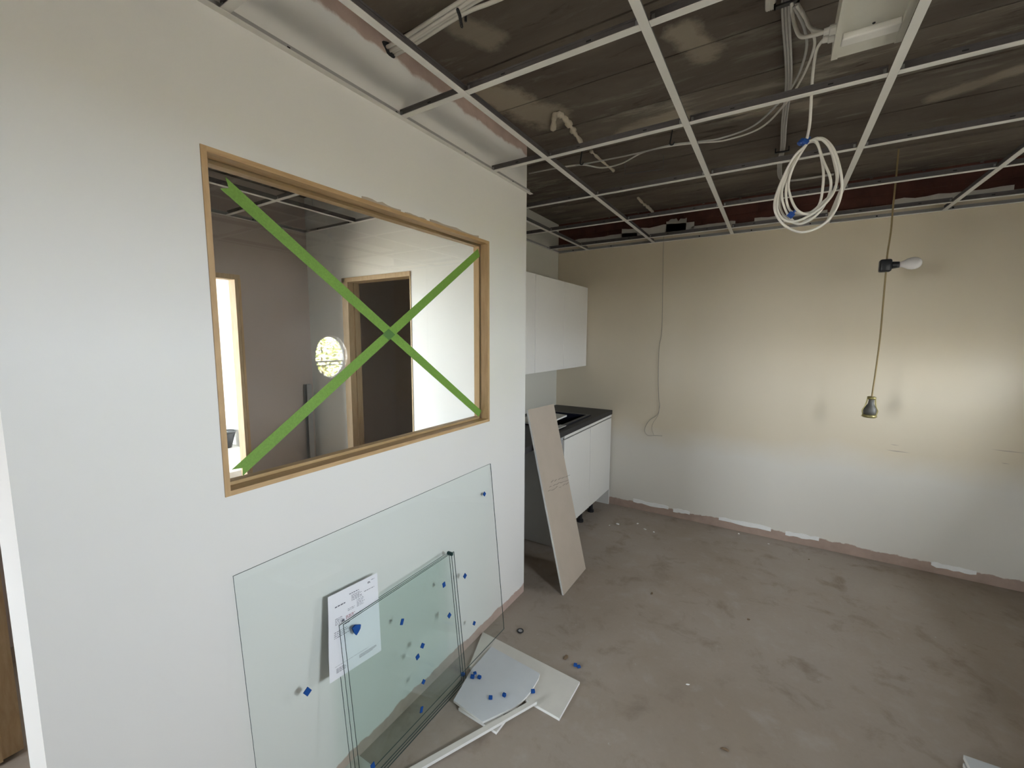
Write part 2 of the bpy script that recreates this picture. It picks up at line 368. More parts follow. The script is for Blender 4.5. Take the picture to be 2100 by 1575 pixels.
# windows outside the frame (they give the daylight)
b = bx(XR, XR + .1, SY0, SY0 + .03, SZ0, SZ1)
for yy in (SY1 - .03,): box(b, XR, XR + .1, yy, yy + .03, SZ0, SZ1)
box(b, XR, XR + .1, SY0, SY1, SZ0, SZ0 + .03); box(b, XR, XR + .1, SY0, SY1, SZ1 - .03, SZ1)
w2b = bmesh.new()
for r in ((-1.2, -1.16, .9, 2.1), (-.54, -.5, .9, 2.1), (-1.2, -.5, .9, .94), (-1.2, -.5, 2.06, 2.1)): box(w2b, r[0], r[1], YB - .1, YB, r[2], r[3])
struct('window_5', w2b, M['tee_white'], 'white framed window behind the photographer')
struct('window_2', b, M['tee_white'], 'small white framed side window')
w3 = struct('window_3', tube(bmesh.new(), [Vector((XR + .05, RY + (RA - .008) * math.cos(2 * math.pi * i / 48), RZ + (RB - .008) * math.sin(2 * math.pi * i / 48))) for i in range(48)], .014, 8, True), M['tee_white'], 'round window with a cross bar')
obj('cross_bar', bx(XR + .03, XR + .07, RY - RA, RY + RA, 1.303, 1.318), M['tee_white'], w3)
obj('cross_bar', bx(XR + .03, XR + .07, RY - RA, RY + RA, 1.268, 1.276), M['tee_white'], w3)
b = bx(-5.4, -5.34, -1.1, -1, .05, 2.45)
for x_ in (-3.66,): box(b, x_, x_ + .06, -1.1, -1, .05, 2.45)
box(b, -5.4, -3.6, -1.1, -1, .05, .11); box(b, -5.4, -3.6, -1.1, -1, 2.39, 2.45)
struct('window_4', b, M['tee_white'], 'white framed window of the sunlit back room')

# ---------------------------------------------------------------- window_1: pine lined opening, stops and glass
w1 = thing('window_1', (-.04, (WY0 + WY1) / 2, WZ0), 'pine framed internal window marked with a green tape cross', None); w1['kind'] = 'structure'
T = .014
obj('frame_board', bx(-.08, .003, WY0, WY0 + T, WZ0, WZ1), M['pine'], w1)
obj('frame_board', bx(-.08, .003, WY1 - T, WY1, WZ0, WZ1), M['pine'], w1)
obj('frame_board', bx(-.08, .003, WY0 + T, WY1 - T, WZ1 - T, WZ1), M['pine_y'], w1)
obj('frame_board', bx(-.08, .003, WY0 + T, WY1 - T, WZ0, WZ0 + T), M['pine_y'], w1)
for sx0, sx1 in ((-.078, -.046),):
    iy0, iy1, iz0, iz1 = WY0 + T, WY1 - T, WZ0 + T, WZ1 - T; q = .010
    obj('glazing_bead', bx(sx0, sx1, iy0, iy0 + q, iz0, iz1), M['pine'], w1)
    obj('glazing_bead', bx(sx0, sx1, iy1 - q, iy1, iz0, iz1), M['pine'], w1)
    obj('glazing_bead', bx(sx0, sx1, iy0 + q, iy1 - q, iz1 - q, iz1), M['pine_y'], w1)
    obj('glazing_bead', bx(sx0, sx1, iy0 + q, iy1 - q, iz0, iz0 + q), M['pine_y'], w1)
obj('pane', bx(-.046, -.040, WY0 + T, WY1 - T, WZ0 + T, WZ1 - T), M['win_glass'], w1)

# green tape cross on the glass
def tape(y0, z0, y1, z1, off, label):
    a, c = Vector((0, y0, z0)), Vector((0, y1, z1)); d = (c - a).normalized(); n = Vector((0, -d.z, d.y)) * .0185
    X = -.0398 + off
    pts = [a + n - d * .012, a + d * .010, a - n - d * .004, c - n + d * .002, c + n + d * .006]
    pts = [Vector((X, q.y, q.z)) for q in pts]
    return tag(obj('masking_tape', prism(bmesh.new(), pts, (.0004, 0, 0)), M['tape']), label, 'tape', 'tape cross on the window')
tape(.605, 1.985, 1.757, 1.187, 0, 'green tape strip running from upper left to lower right of the window glass')
tp2 = tape(.592, 1.197, 1.752, 1.998, .0006, 'green tape strip running from lower left to upper right of the window glass')

d_ = Vector((0, 1.16, .801)).normalized(); n_ = Vector((0, 1.152, -.798)).normalized(); c_ = Vector((-.0386, 1.160, 1.5895))
sq_ = [c_ + d_ * (a_ * .0195) + n_ * (e_ * .0195) for a_, e_ in ((-1, 0), (0, -1), (1, 0), (0, 1))]
u1, u2 = .0185 / max(.05, abs(d_.cross(n_).x)), .0185 / max(.05, abs(d_.cross(n_).x))
sq_ = [c_ + d_ * (a_ * u1) + n_ * (e_ * u2) for a_, e_ in ((-1, -1), (1, -1), (1, 1), (-1, 1))]
obj('overlap', prism(bmesh.new(), sq_, (.0002, 0, 0)), M['tape2'], tp2, label='darker square where the tapes cross')

# door linings
d1 = thing('door_1', (DX0, YP0, 0), 'pine lined dark doorway in the white wall behind the glass', None); d1['kind'] = 'structure'
obj('jamb', bx(DX0 - .006, DX0 + .03, YP0 - .012, YP1 + .012, 0, DZ), M['pine_dark'], d1)
obj('jamb', bx(DX1 - .004, DX1 + .006, YP0 - .004, YP1 + .012, 0, DZ), M['pine_dark'], d1)
obj('head', bx(DX0 - .03, DX1 + .006, YP0 - .012, YP1 + .012, DZ - .004, DZ + .028), M['pine_dark'], d1)
obj('stop_bead', bx(DX0 + .03, DX0 + .045, YP0 + .035, YP0 + .06, 0, DZ), M['pine_dark'], d1)
obj('casing', bx(DX0 - .036, DX0 - .006, YP0 - .012, YP0, 0, DZ + .028), M['pine_dark'], d1)
d2 = thing('door_2', (XB, EY1, 0), 'pine lined bright doorway in the brown wall', None); d2['kind'] = 'structure'
obj('jamb', bx(XB - .075, XB + .010, EY1 - .008, EY1 + .014, 0, EZ), M['pine_dark'], d2)
obj('jamb', bx(XB - .075, XB + .010, EY0 - .018, EY0 + .012, 0, EZ), M['pine_dark'], d2)
obj('head', bx(XB - .075, XB + .010, EY0 - .018, EY1 + .028, EZ - .004, EZ + .03), M['pine_dark'], d2)
obj('casing', bx(XB, XB + .014, EY1 + .014, EY1 + .028, 0, EZ), M['pine'], d2)
d3 = thing('door_3', (-1.12, .2, 0), 'pine door lining standing at the far left edge', None); d3['kind'] = 'structure'
obj('jamb', bx(-1.124, -1.10, .205, .258, .012, 2.06), M['pine_dark'], d3)
obj('jamb', bx(-1.124, -1.088, .150, .205, .012, 2.06), M['pine_dark'], d3)
obj('nail_head', lathe(bmesh.new(), [(-1.09, .19, .13), (-1.087, .19, .13)], (.006, .005), 8), M['hole'], d3)

# ================================================================ SUSPENDED CEILING GRID
def tee_y(x, y0, y1, z=ZG):
    b = bx(x - .012, x + .012, y0, y1, z, z + .002); box(b, x - .0015, x + .0015, y0, y1, z + .002, z + .026, 1); box(b, x - .003, x + .003, y0, y1, z + .024, z + .030, 1); return b
def tee_x(y, x0, x1, z=ZG + .001):
    b = bx(x0, x1, y - .012, y + .012, z, z + .002); box(b, x0, x1, y - .0015, y + .0015, z + .002, z + .024, 1); box(b, x0, x1, y - .003, y + .003, z + .022, z + .028, 1)
    n = max(1, int((x1 - x0) / .2))
    for i in range(n):                               # slots punched in the web
        xc = x0 + (x1 - x0) * (i + .5) / n
        for s in (-1, 1): box(b, xc - .007, xc + .007, y + s * .0019 - .0004, y + s * .0019 + .0004, z + .014, z + .018, 2)
    for e in (x0 + .004, x1 - .012): box(b, e, e + .008, y - .0035, y + .0035, z + .008, z + .020, 3)   # end clips
    return b
TM = [M['tee_white'], M['tee_grey'], M['hole'], M['steel']]
grid = thing('ceiling_grid', (1.6, .4, ZG), 'white metal tee grid hung without tiles over the main room', 'ceiling grid')
XT = [.302 + .601 * i for i in range(5)]; YT = [1.21 + .605 * i for i in range(-6, 5)]
for x in XT: obj('main_tee', tee_y(x, YB + .002, YF - .002), TM, grid)
obj('main_tee', tee_y(-.299, YP1 + .002, YF - .002), TM, grid)
for yy in YT:
    xs = [0.0] + XT + [XR]
    if yy > YP1: xs = [-.6, -.299] + XT + [XR]
    for a_, c_ in zip(xs[:-1], xs[1:]): obj('cross_tee', tee_x(yy, a_ + (.013 if a_ not in (0.0, -.6) else .001), c_ - (.013 if c_ != XR else .002)), TM, grid)
def angle_y(x, s, y0, y1, holes=True):               # L profile against a wall parallel to Y; s = side it projects to
    b = bx(*sorted((x + s * .0005, x + s * .022)), y0, y1, ZG - .003, ZG - .0015); box(b, *sorted((x + s * .0005, x + s * .0018)), y0, y1, ZG - .0015, ZG + .022, 1)
    if holes:
        yy = y0 + .2
        while yy < y1: box(b, *sorted((x + s * .0018, x + s * .0022)), yy, yy + .009, ZG + .008, ZG + .016, 2); yy += .41
    return b
def angle_x(y, s, x0, x1):
    b = bx(x0, x1, *sorted((y + s * .0005, y + s * .022)), ZG - .003, ZG - .0015); box(b, x0, x1, *sorted((y + s * .0005, y + s * .0018)), ZG - .0015, ZG + .022, 1)
    xx = x0 + .15
    while xx < x1: box(b, xx, xx + .009, *sorted((y + s * .0018, y + s * .0022)), ZG + .008, ZG + .016, 2); xx += .37
    return b
AM = [M['tee_white'], M['angle'], M['hole']]
obj('wall_angle', angle_y(0, 1, .165, 2.195), AM, grid); obj('wall_angle', angle_y(-.6, 1, YP1 + .002, YF - .003), AM, grid)
obj('wall_angle', angle_x(YF, -1, -.6, XR - .002), AM, grid); obj('wall_angle', angle_y(XR, -1, YB + .002, YF - .003), AM, grid)
for x in XT:                                          # wire hangers up to the soffit, outside the picture
    for yy in (-2.2, -.9): obj('hanger_wire', tube(bmesh.new(), [Vector((x, yy, ZG + .025)), Vector((x, yy, ZS))], .0015, 6), M['steel'], grid)
grid2 = thing('ceiling_grid', (-1.0, 1.1, ZG), 'white metal tee grid of the room seen through the window', 'ceiling grid')
for x in (-1.37, -.77): obj('main_tee', tee_y(x, .245, YP0 - .002), TM, grid2)
for yy in (.305, .905, 1.51):
    for a_, c_ in ((XB, -1.37), (-1.37, -.77), (-.77, -.08)): obj('cross_tee', tee_x(yy, a_ + .013, c_ - .013), TM, grid2)
obj('wall_angle', angle_y(XB, 1, .245, YP0 - .002), AM, grid2); obj('wall_angle', angle_x(YP0, -1, XB + .002, -.082), AM, grid2)
for yy in (.9, 1.75): obj('hanger_wire', tube(bmesh.new(), [Vector((-1.37, yy, ZG + .03)), Vector((-1.37, yy, ZS))], .002, 6), M['steel'], grid2)

# paler skim patches and plaster drips on the soffit
def drip(pix, r, seed):
    rnd = random.Random(seed); pts = smooth_pts([hit(px, py, 2, ZS - .004) for px, py in pix], 5)
    return obj('plaster_drip', tube(bmesh.new(), pts, [r * (.45 + .9 * rnd.random()) for _ in pts], 7), M['foam'], ceil, smooth=True)
drip([(1134, 266), (1137, 240), (1145, 233), (1160, 245), (1172, 262), (1180, 275), (1192, 292)], .015, 1)
drip([(1212, 310), (1225, 322), (1240, 335), (1258, 350)], .008, 2)
drip([(1308, 405), (1318, 416), (1328, 424), (1340, 436)], .012, 3)

# ================================================================ CABLES AND FITTINGS OVERHEAD
def cable(name, paths, r, mt, label, cat='cable', group=None, n=8):
    b = bmesh.new()
    for pth in paths: tube(b, smooth_pts(pth, n), r, 8)
    return tag(obj(name, b, mt, smooth=True), label, cat, group)
def Z_(px, py, z): return hit(px, py, 2, z)
# bundle out of the wall hole
def part_cable(parent, pth, r, mt, n=8): return obj('cable', tube(bmesh.new(), smooth_pts(pth, n), r, 8), mt, parent, smooth=True)
wb = thing('cable_bundle', (.3, 1.16, 2.6), 'bundle of four white cables leaving a hole at the wall top', 'cable bundle')
for i, (dy, dz) in enumerate(((-.020, .004), (-.007, .0), (.006, .003), (.017, -.002))):
    part_cable(wb, [(.002, 1.172 + dy, 2.605 + dz), (.10, 1.168 + dy, 2.605 + dz), (.33, 1.155 + dy, 2.612 + dz), (.46, 1.157 + dy * (1 + i * .35), 2.62 + dz), (.75, 1.20 + dy, 2.632), (1.0, 1.32 + dy, 2.642), (1.14, 1.44 + dy, 2.645), (1.165 - dy * .5, 1.58, 2.645), (1.165 - dy * .5, 1.72, 2.648)], .0065, M['cable_white'])
bt = bmesh.new()
for s in range(9):
    t = s / 8; c_ = Vector((.318 + .03 * t, 1.178 - .055 * t, 2.592 - .002 * abs(s - 4)))
    tube(bt, [c_ + Vector((0, .006 * math.cos(q), .006 * math.sin(q))) for q in [k_ * math.pi / 4 for k_ in range(8)]], .0022, 5, True)
box(bt, .330, .336, 1.178, 1.184, 2.592, ZS)
tag(obj('cable_strap', bt, M['black']), 'black beaded strap holding the white cable bundle to the soffit', 'strap')
# three cables running away on the soffit, fixed with clips
sb_ = thing('cable_bundle', (1.21, 2.4, 2.64), 'three grey cables clipped side by side along the soffit toward the far wall', 'cable bundle')
for i, dx in enumerate((-.0088, 0, .0088)):
    part_cable(sb_, [(1.205 + dx, 1.45, 2.645), (1.207 + dx, 1.75, 2.648), (1.225 + dx, 2.2, 2.65), (1.215 + dx, 2.6, 2.65), (1.212 + dx, 2.95, 2.65), (1.20 + dx, 3.15, 2.640), (1.21 + dx, 3.38, 2.62), (1.27 + dx, 3.50 + dx, 2.63), (1.5, 3.56 + dx, 2.645)], .0043, M['cable_grey'])
for (yy, z0, lab) in ((1.70, 2.63, 'black cable clip on the soffit near the top edge'), (2.97, 2.634, 'black cable clip at the far end of the soffit cables')):
    b = bx(1.175, 1.245, yy - .008, yy + .008, z0, z0 + .006); box(b, 1.175, 1.181, yy - .008, yy + .008, z0, ZS); box(b, 1.239, 1.245, yy - .008, yy + .008, z0, ZS)
    tag(obj('cable_clip', b, M['black']), lab, 'clip', 'soffit cable clips')
# thin pair crossing to the kitchen
zc = 2.60
pa = [Z_(1628, 14, zc), Z_(1650, 60, zc - .02), Z_(1653, 105, zc - .02), Z_(1632, 165, zc), Z_(1600, 208, zc), Z_(1545, 258, zc), Z_(1480, 283, zc), Z_(1430, 291, zc), Z_(1378, 297, zc), Z_(1300, 316, zc), Z_(1194, 337, zc), Z_(1140, 345, zc), Z_(1085, 356, zc)]
pb = [Z_(1634, 12, zc), Z_(1668, 70, zc - .02), Z_(1666, 110, zc - .02), Z_(1642, 165, zc), Z_(1610, 213, zc), Z_(1560, 262, zc), Z_(1490, 287, zc), Z_(1430, 293, zc), Z_(1378, 299, zc), Z_(1320, 312, zc), Z_(1275, 335, zc - .012), Z_(1235, 344, zc - .016), Z_(1194, 338, zc), Z_(1150, 343, zc)]
cp = thing('cable_pair', Vector(pa[6]) - Vector((0, 0, .02)), 'pair of thin pale cables curving from the light fitting across to the kitchen', 'cable')
part_cable(cp, pa, .0044, M['cable_grey']); part_cable(cp, pb, .0044, M['cable_white'])
for px, py, lab in ((1193, 333, 'black hook holding the thin cables nearer the kitchen'), (1378, 292, 'black hook holding the thin cables beside the second main tee')):
    c_ = Z_(px, py, zc); b = tube(bmesh.new(), smooth_pts([(c_.x, c_.y, ZS), (c_.x - .006, c_.y, zc + .02), (c_.x - .009, c_.y, zc - .006), (c_.x + .004, c_.y, zc - .012), (c_.x + .012, c_.y, zc)], 5), .004, 6)
    tag(obj('cable_hook', b, M['black'], smooth=True), lab, 'hook', 'black cable hooks')
c_ = [Z_(*q, 2.585) for q in ((1281, 357), (1360, 347))]
b = tube(bmesh.new(), [Vector((c_[0].x, c_[0].y, ZS)), c_[0], c_[1], Vector((c_[1].x, c_[1].y, ZS))], .003, 6)
tag(obj('hanger_rod', b, M['tee_grey']), 'thin bent steel hanger rod under the soffit near the kitchen', 'hanger')

# white sheet-metal light fitting
lf = thing('light_fitting', (1.42, 1.45, 2.42), 'white sheet metal light fitting above the grid at the top right', 'light fitting')
obj('housing', bevel(bx(1.336, 1.498, 1.0, 1.690, 2.436, 2.50), .003), M['lum'], lf)
obj('edge_fold', bx(1.336, 1.352, 1.0, 1.690, 2.421, 2.437), M['lum'], lf)
obj('edge_fold', bx(1.482, 1.498, 1.0, 1.690, 2.421, 2.437), M['lum'], lf)
obj('end_cover', bx(1.352, 1.482, 1.628, 1.690, 2.424, 2.437), M['lum'], lf)
obj('rib', bevel(bx(1.352, 1.482, 1.590, 1.628, 2.418, 2.437), .004), M['tee_white'], lf)
obj('screw_head', lathe(bmesh.new(), [(1.42, 1.583, 2.4362), (1.42, 1.583, 2.434)], (.004, .003), 8), M['hole'], lf)
for yy in (1.612, 1.575): obj('cable_gland', lathe(bmesh.new(), [(1.337, yy, 2.446), (1.322, yy, 2.446), (1.32, yy, 2.446), (1.308, yy, 2.446)], (.013, .013, .010, .009), 12), M['tee_white'], lf)
for yy in (1.1, 1.6): obj('hanger_strap', bx(1.41, 1.43, yy, yy + .003, 2.50, ZS), M['steel'], lf)
for pth in ([(1.222, 1.70, 2.644), (1.228, 1.70, 2.60), (1.236, 1.66, 2.54), (1.252, 1.62, 2.48), (1.28, 1.585, 2.452), (1.309, 1.575, 2.446)], [(1.232, 1.715, 2.644), (1.26, 1.70, 2.58), (1.275, 1.66, 2.52), (1.29, 1.60, 2.47), (1.309, 1.577, 2.447)]):
    obj('feed_cable', tube(bmesh.new(), smooth_pts(pth, 8), .0055, 8), M['cable_white'], lf, smooth=True)

# coil of white cable hanging below the grid
YC = 1.87
LO = [[(600, 310), (760, 262), (900, 390), (985, 640), (1010, 880), (960, 1090), (850, 1270), (690, 1385), (490, 1430), (300, 1350), (185, 1190), (185, 1000), (290, 730), (420, 490), (545, 365)],
      [(610, 300), (740, 270), (870, 400), (945, 640), (930, 880), (810, 1070), (620, 1215), (420, 1300), (270, 1265), (205, 1110), (250, 860), (365, 620), (540, 372)],
      [(600, 305), (690, 300), (745, 460), (780, 690), (765, 930), (728, 1085), (650, 1185), (545, 1205), (440, 1140), (370, 990), (345, 830), (405, 620), (548, 375)],
      [(605, 315), (700, 330), (780, 550), (860, 740), (868, 900), (800, 1080), (680, 1230), (530, 1320), (430, 1310), (325, 1190), (265, 1000), (290, 800), (415, 545), (540, 370)],
      [(600, 300), (800, 295), (915, 500), (955, 740), (900, 930), (765, 1065), (610, 1190), (480, 1200), (365, 1160), (315, 1000), (335, 790), (440, 530), (545, 368)],
      [(610, 310), (720, 262), (850, 370), (925, 610), (945, 800), (880, 985), (740, 1120), (590, 1260), (470, 1330), (300, 1240), (235, 1050), (300, 800), (400, 560), (540, 366)]]
coil = thing('cable_coil', (1.32, YC, 1.95), 'coil of white cable with blue ties hanging below the ceiling grid', 'cable')
path = []
for li, L in enumerate(LO):
    for qi, (u, v) in enumerate(L):
        off = .004 * (li - 2.5) + .010 * math.sin(qi * 1.7 + li * 2.1)
        if qi in (0, len(L) - 1): off *= .3
        path.append(hit(1560 + u / 6.06, 240 + v / 6.06, 1, YC + off))
obj('coil', tube(bmesh.new(), smooth_pts(path, 6), .0042, 8), M['cable_white'], coil, smooth=True)
tie = hit(1651.5, 292, 1, YC)
obj('drop', tube(bmesh.new(), smooth_pts([(1.309, 1.612, 2.446), (1.298, 1.66, 2.452), (1.296, 1.74, 2.462), (1.296, 1.80, 2.452), (1.297, 1.835, 2.425), hit(1661, 250, 1, 1.862), tie + Vector((.004, -.004, .01))], 8), .0045, 8), M['cable_white'], coil, smooth=True)
def tie_band(c_, ax, r):
    a_ = Vector(ax).normalized(); u = a_.orthogonal().normalized(); v = a_.cross(u); b = bmesh.new()
    lathe(b, [c_ - a_ * .010, c_ - a_ * .009, c_ + a_ * .009, c_ + a_ * .010], (r * .9, r, r, r * .9), 10)
    tube(b, [c_ + u * r, c_ + u * (r + .008) + v * .004, c_ + u * (r + .017) + v * .002], .0045, 6); return b
obj('blue_tie', tie_band(tie, (.8, .1, -.6), .011), M['tie_blue'], coil)
obj('blue_tie', tie_band(tie + Vector((-.012, 0, .004)), (.6, .2, .7), .009), M['tie_blue'], coil)
obj('blue_tie', tie_band(hit(1622, 441, 1, YC), (.7, .1, -.6), .010), M['tie_blue'], coil)

# ---------------------------------------------------------------- temporary lamp cord
YL = 3.33
def L_(px, py): return hit(px, py, 1, YL)
lamp = thing('pendant_lamp', L_(1783, 856), 'temporary site lamp on a tan cord with one bulb and an empty socket', 'lamp')
top = L_(1843, 305); top.z = ZS
obj('cord', tube(bmesh.new(), smooth_pts([top, L_(1838, 360), L_(1831, 430), L_(1827, 475), L_(1820, 520), L_(1818, 545), L_(1813, 600), L_(1805, 690), L_(1796, 760), L_(1790, 800), L_(1788, 815)], 6), .0045, 8), M['cord'], lamp, smooth=True)
c_ = L_(1818, 545)
b = bevel(bx(c_.x - .034, c_.x + .022, c_.y - .026, c_.y + .026, c_.z - .036, c_.z + .036), .010, 3)
hold = obj('lamp_holder', b, M['black'], lamp, smooth=True)
ax = Vector((1, -.05, .03)).normalized(); s0 = c_ + ax * .022
obj('holder_neck', lathe(bmesh.new(), [s0, s0 + ax * .006, s0 + ax * .022, s0 + ax * .034], (.022, .021, .019, .018), 16), M['black'], hold, smooth=True)
s1 = s0 + ax * .034; prof = [(0, .014), (.010, .016), (.022, .022), (.036, .030), (.052, .034), (.066, .034), (.080, .030), (.090, .022), (.096, .012), (.098, .002)]
obj('bulb', lathe(bmesh.new(), [s1 + ax * t for t, _ in prof], [r for _, r in prof], 20), M['bulb'], lamp, smooth=True)
e0 = L_(1788, 813); e1 = L_(1782, 856); dx = e1 - e0
prof = [(0, .010), (.04, .018), (.12, .018), (.18, .013), (.34, .014), (.46, .022), (.58, .031), (.72, .032), (.86, .028)]
sbody = obj('socket_body', lathe(bmesh.new(), [e0 + dx * t for t, _ in prof], [r for _, r in prof], 18), M['sock_grey'], lamp, smooth=True)
obj('socket_ring', lathe(bmesh.new(), [e0 + dx * t for t in (.85, .88, .98, 1.0)], (.030, .034, .034, .029), 18), M['brass'], sbody, smooth=True)
obj('socket_collar', lathe(bmesh.new(), [e0 + dx * t for t in (.0, .02, .12, .14)], (.014, .022, .022, .016), 16), M['brass'], sbody, smooth=True)
u = dx.normalized()
for s in (-1, 1):
    q = [e0 + dx * .1 + Vector((s * .018, 0, 0)), e0 + dx * .45 + Vector((s * .025, 0, 0)), e0 + dx * .68 + Vector((s * .036, 0, 0)), e0 + dx * .86 + Vector((s * .032, 0, 0)), e0 + dx * .97 + Vector((s * .036, 0, 0))]
    obj('guard_wire', tube(bmesh.new(), smooth_pts(q, 4), .0035, 6), M['brass'], sbody)
# loose wire on the far wall
YW = YF - .008
wp = [hit(px, py, 1, YW) for px, py in ((1361, 478), (1360, 520), (1359, 600), (1357, 680), (1352, 712), (1350, 770), (1351, 815), (1353, 832), (1348, 850), (1333, 861), (1325, 872), (1322, 884), (1329, 893), (1345, 893), (1358, 894))]
cable('loose_wire', [wp], .0018, M['wire'], 'thin loose wire hanging down the far wall and curling at its end')
wp2 = [hit(px, py, 1, YW) for px, py in ((1352, 832), (1350, 850), (1339, 868), (1337, 880), (1341, 892))]
cable('loose_wire', [wp2], .0012, M['wire'], 'short thin wire end beside the curl on the far wall')

# ================================================================ KITCHEN
XD = -.283
for y0, y1, lab in ((2.30, 2.795, 'white wall cabinet half hidden behind the wall corner'), (2.795, 3.30, 'white wall cabinet in the middle of the row'), (3.30, 3.815, 'white wall cabinet against the cream far wall')):
    t = thing('wall_cabinet', (-.44, (y0 + y1) / 2, 1.313), lab, 'cabinet', 'white wall cabinets')
    obj('body', bx(-.6, XD - .020, y0 + .001, y1 - .001, 1.316, 2.045), M['cab_in'], t)
    obj('door', bevel(bx(XD - .019, XD, y0 + .0025, y1 - .0025, 1.313, 2.045), .0012, 1), M['cab'], t)
XC = -.016
bc = thing('base_cabinet', (-.3, 3.28, 0), 'white base cabinet with two plain doors under the dark worktop', 'cabinet')
obj('side_panel', bx(-.6, XC - .022, 2.765, 2.783, .0, .868), M['cab_in'], bc); obj('side_panel', bx(-.6, XC - .022, 3.79, 3.808, .15, .868), M['cab_in'], bc)
obj('bottom_panel', bx(-.6, XC - .022, 2.783, 3.79, .15, .168), M['cab_in'], bc); obj('back_panel', bx(-.6, -.59, 2.783, 3.79, .168, .868), M['cab_in'], bc)
obj('top_rail', bx(XC - .022, XC - .002, 2.768, 3.808, .848, .868), M['cab'], bc)
for y0, y1 in ((2.768, 3.286), (3.291, 3.808)): obj('door', bevel(bx(XC - .021, XC - .002, y0, y1, .150, .838), .0012, 1), M['cab'], bc)
for yy in (2.84, 3.30, 3.55):
    for xx in (-.5, -.10): obj('foot', lathe(bmesh.new(), [(xx, yy, 0), (xx, yy, .02), (xx, yy, .022), (xx, yy, .15)], (.030, .028, .018, .018), 12), M['black'], bc)
tag(obj('filler_panel', bx(-.17, -.02, 3.80, 3.818, 0, .145), M['cab']), 'small white filler panel standing at the corner under the base cabinet', 'panel')
wt = thing('worktop', (-.3, 3.0, .87), 'dark worktop along the kitchen niche with a sink cut-out', 'worktop')
b = bmesh.new(); SX0, SX1, SY0_, SY1_ = -.50, -.105, 2.82, 3.42
for r in ((-.6, SX0, 2.17, YF - .001), (SX1, XC, 2.17, YF - .001), (SX0, SX1, 2.17, SY0_), (SX0, SX1, SY1_, YF - .001)): box(b, r[0], r[1], r[2], r[3], .869, .908)
obj('slab', b, M['worktop'], wt)
sk = thing('kitchen_sink', (-.3, 3.12, .72), 'black composite sink set in the dark worktop', 'sink')
b = bmesh.new(); box(b, SX0 + .002, SX1 - .002, SY0_ + .002, SY1_ - .002, .71, .72)
for r in ((SX0 + .002, SX0 + .014, SY0_ + .002, SY1_ - .002), (SX1 - .014, SX1 - .002, SY0_ + .002, SY1_ - .002), (SX0 + .014, SX1 - .014, SY0_ + .002, SY0_ + .014), (SX0 + .014, SX1 - .014, SY1_ - .014, SY1_ - .002)): box(b, *r, .72, .912)
basin = obj('basin', b, M['sink'], sk)
b = bmesh.new(); o_ = .025
for r in ((SX0 - o_, SX0 + .006, SY0_ - o_, SY1_ + o_), (SX1 - .006, SX1 + o_, SY0_ - o_, SY1_ + o_), (SX0, SX1, SY0_ - o_, SY0_ + .006), (SX0, SX1, SY1_ - .006, SY1_ + o_)): box(b, *r, .9085, .916)
obj('rim', b, M['sink'], sk)
obj('drain', lathe(bmesh.new(), [(-.3, 3.12, .7201), (-.3, 3.12, .724)], (.045, .04), 20), M['steel'], basin)
b = prism(bmesh.new(), [(-.47, 2.80, .9165), (-.20, 2.80, .9165), (-.22, 3.25, .9165), (-.33, 3.27, .9165), (-.47, 3.22, .9165)], (0, 0, .0125), 0, 1)
tag(obj('board_offcut', b, [M['gyps'], M['gyps_edge']]), 'beige board offcut lying across the black sink', 'board')
b = bx(-.112, -.06, 2.66, 2.89, .9165, .922)
tag(obj('metal_strip', b, M['cable_grey']), 'short grey strip lying on the front edge of the worktop', 'strip')

# board leaning on the worktop
kx = .2535; n = Vector((1, 0, kx)).normalized() * -.0125
P4 = [(.232, 2.25), (.232, 2.607)]; zt0, zt1 = 1.128, 1.118
q = [Vector((.2325, 2.25, 0.004)), Vector((.2325, 2.607, 0.004)), Vector((.2325 - kx * zt1, 2.650, zt1)), Vector((.2325 - kx * zt0, 2.287, zt0))]
lb = thing('leaning_board', (.23, 2.43, 0), 'tall beige plasterboard strip leaning against the kitchen worktop', 'board')
obj('panel', prism(bmesh.new(), q, n, 0, 1), [M['gyps_brown'], M['gyps_edge']], lb)
b = bmesh.new(); rnd = random.Random(3)
for i in range(16):                                   # pencilled figures
    rowi = i % 3; px0, py0 = 1124 + (i // 3) * 7.5 + rowi * 3, 1008 - (i // 3) * 3.0 - rowi * 9 + rnd.uniform(-1, 1); px1, py1 = px0 + rnd.uniform(4, 9), py0 - rnd.uniform(1, 5)
    a_, c_ = hit_lean(px0, py0, .2340, kx), hit_lean(px1, py1, .2340, kx); tube(b, [a_, (a_ + c_) / 2 + Vector((0, .002, rnd.uniform(-.004, .006))), c_], .0009, 4)
obj('pencil_marks', b, M['pencil'], lb)['kind'] = 'stuff'

# ================================================================ GLASS LEANING ON THE LEFT WALL
def lean_quad(x0, k, y0, y1, z0, z1): return [Vector((x0 - k * z, yy, z)) for yy, z in ((y0, z0), (y1, z0), (y1, z1), (y0, z1))]
def pane(x0, k, y0, y1, z0, z1, label, group=None):
    nn = Vector((1, 0, k)).normalized() * .004
    return tag(obj('glass_pane', prism(bmesh.new(), lean_quad(x0, k, y0, y1, z0, z1), nn, 0, 1), [M['pane'], M['pane_edge']]), label, 'glass pane', group)
KB, XB0 = .0968, .0905
pane(XB0, KB, .537, 1.792, .0135, .917, 'large clear glass pane leaning against the white wall below the window')
KS = .108
for x0, y0, y1, z1, lab in ((.1032, .818, 1.408, .608, 'rearmost'), (.1132, .827, 1.412, .609, 'middle'), (.1235, .836, 1.418, .611, 'front')):
    pane(x0, KS, y0, y1, .0005, z1, f'small greenish glass pane leaning in the stack of three, {lab} one', 'stack of small glass panes')

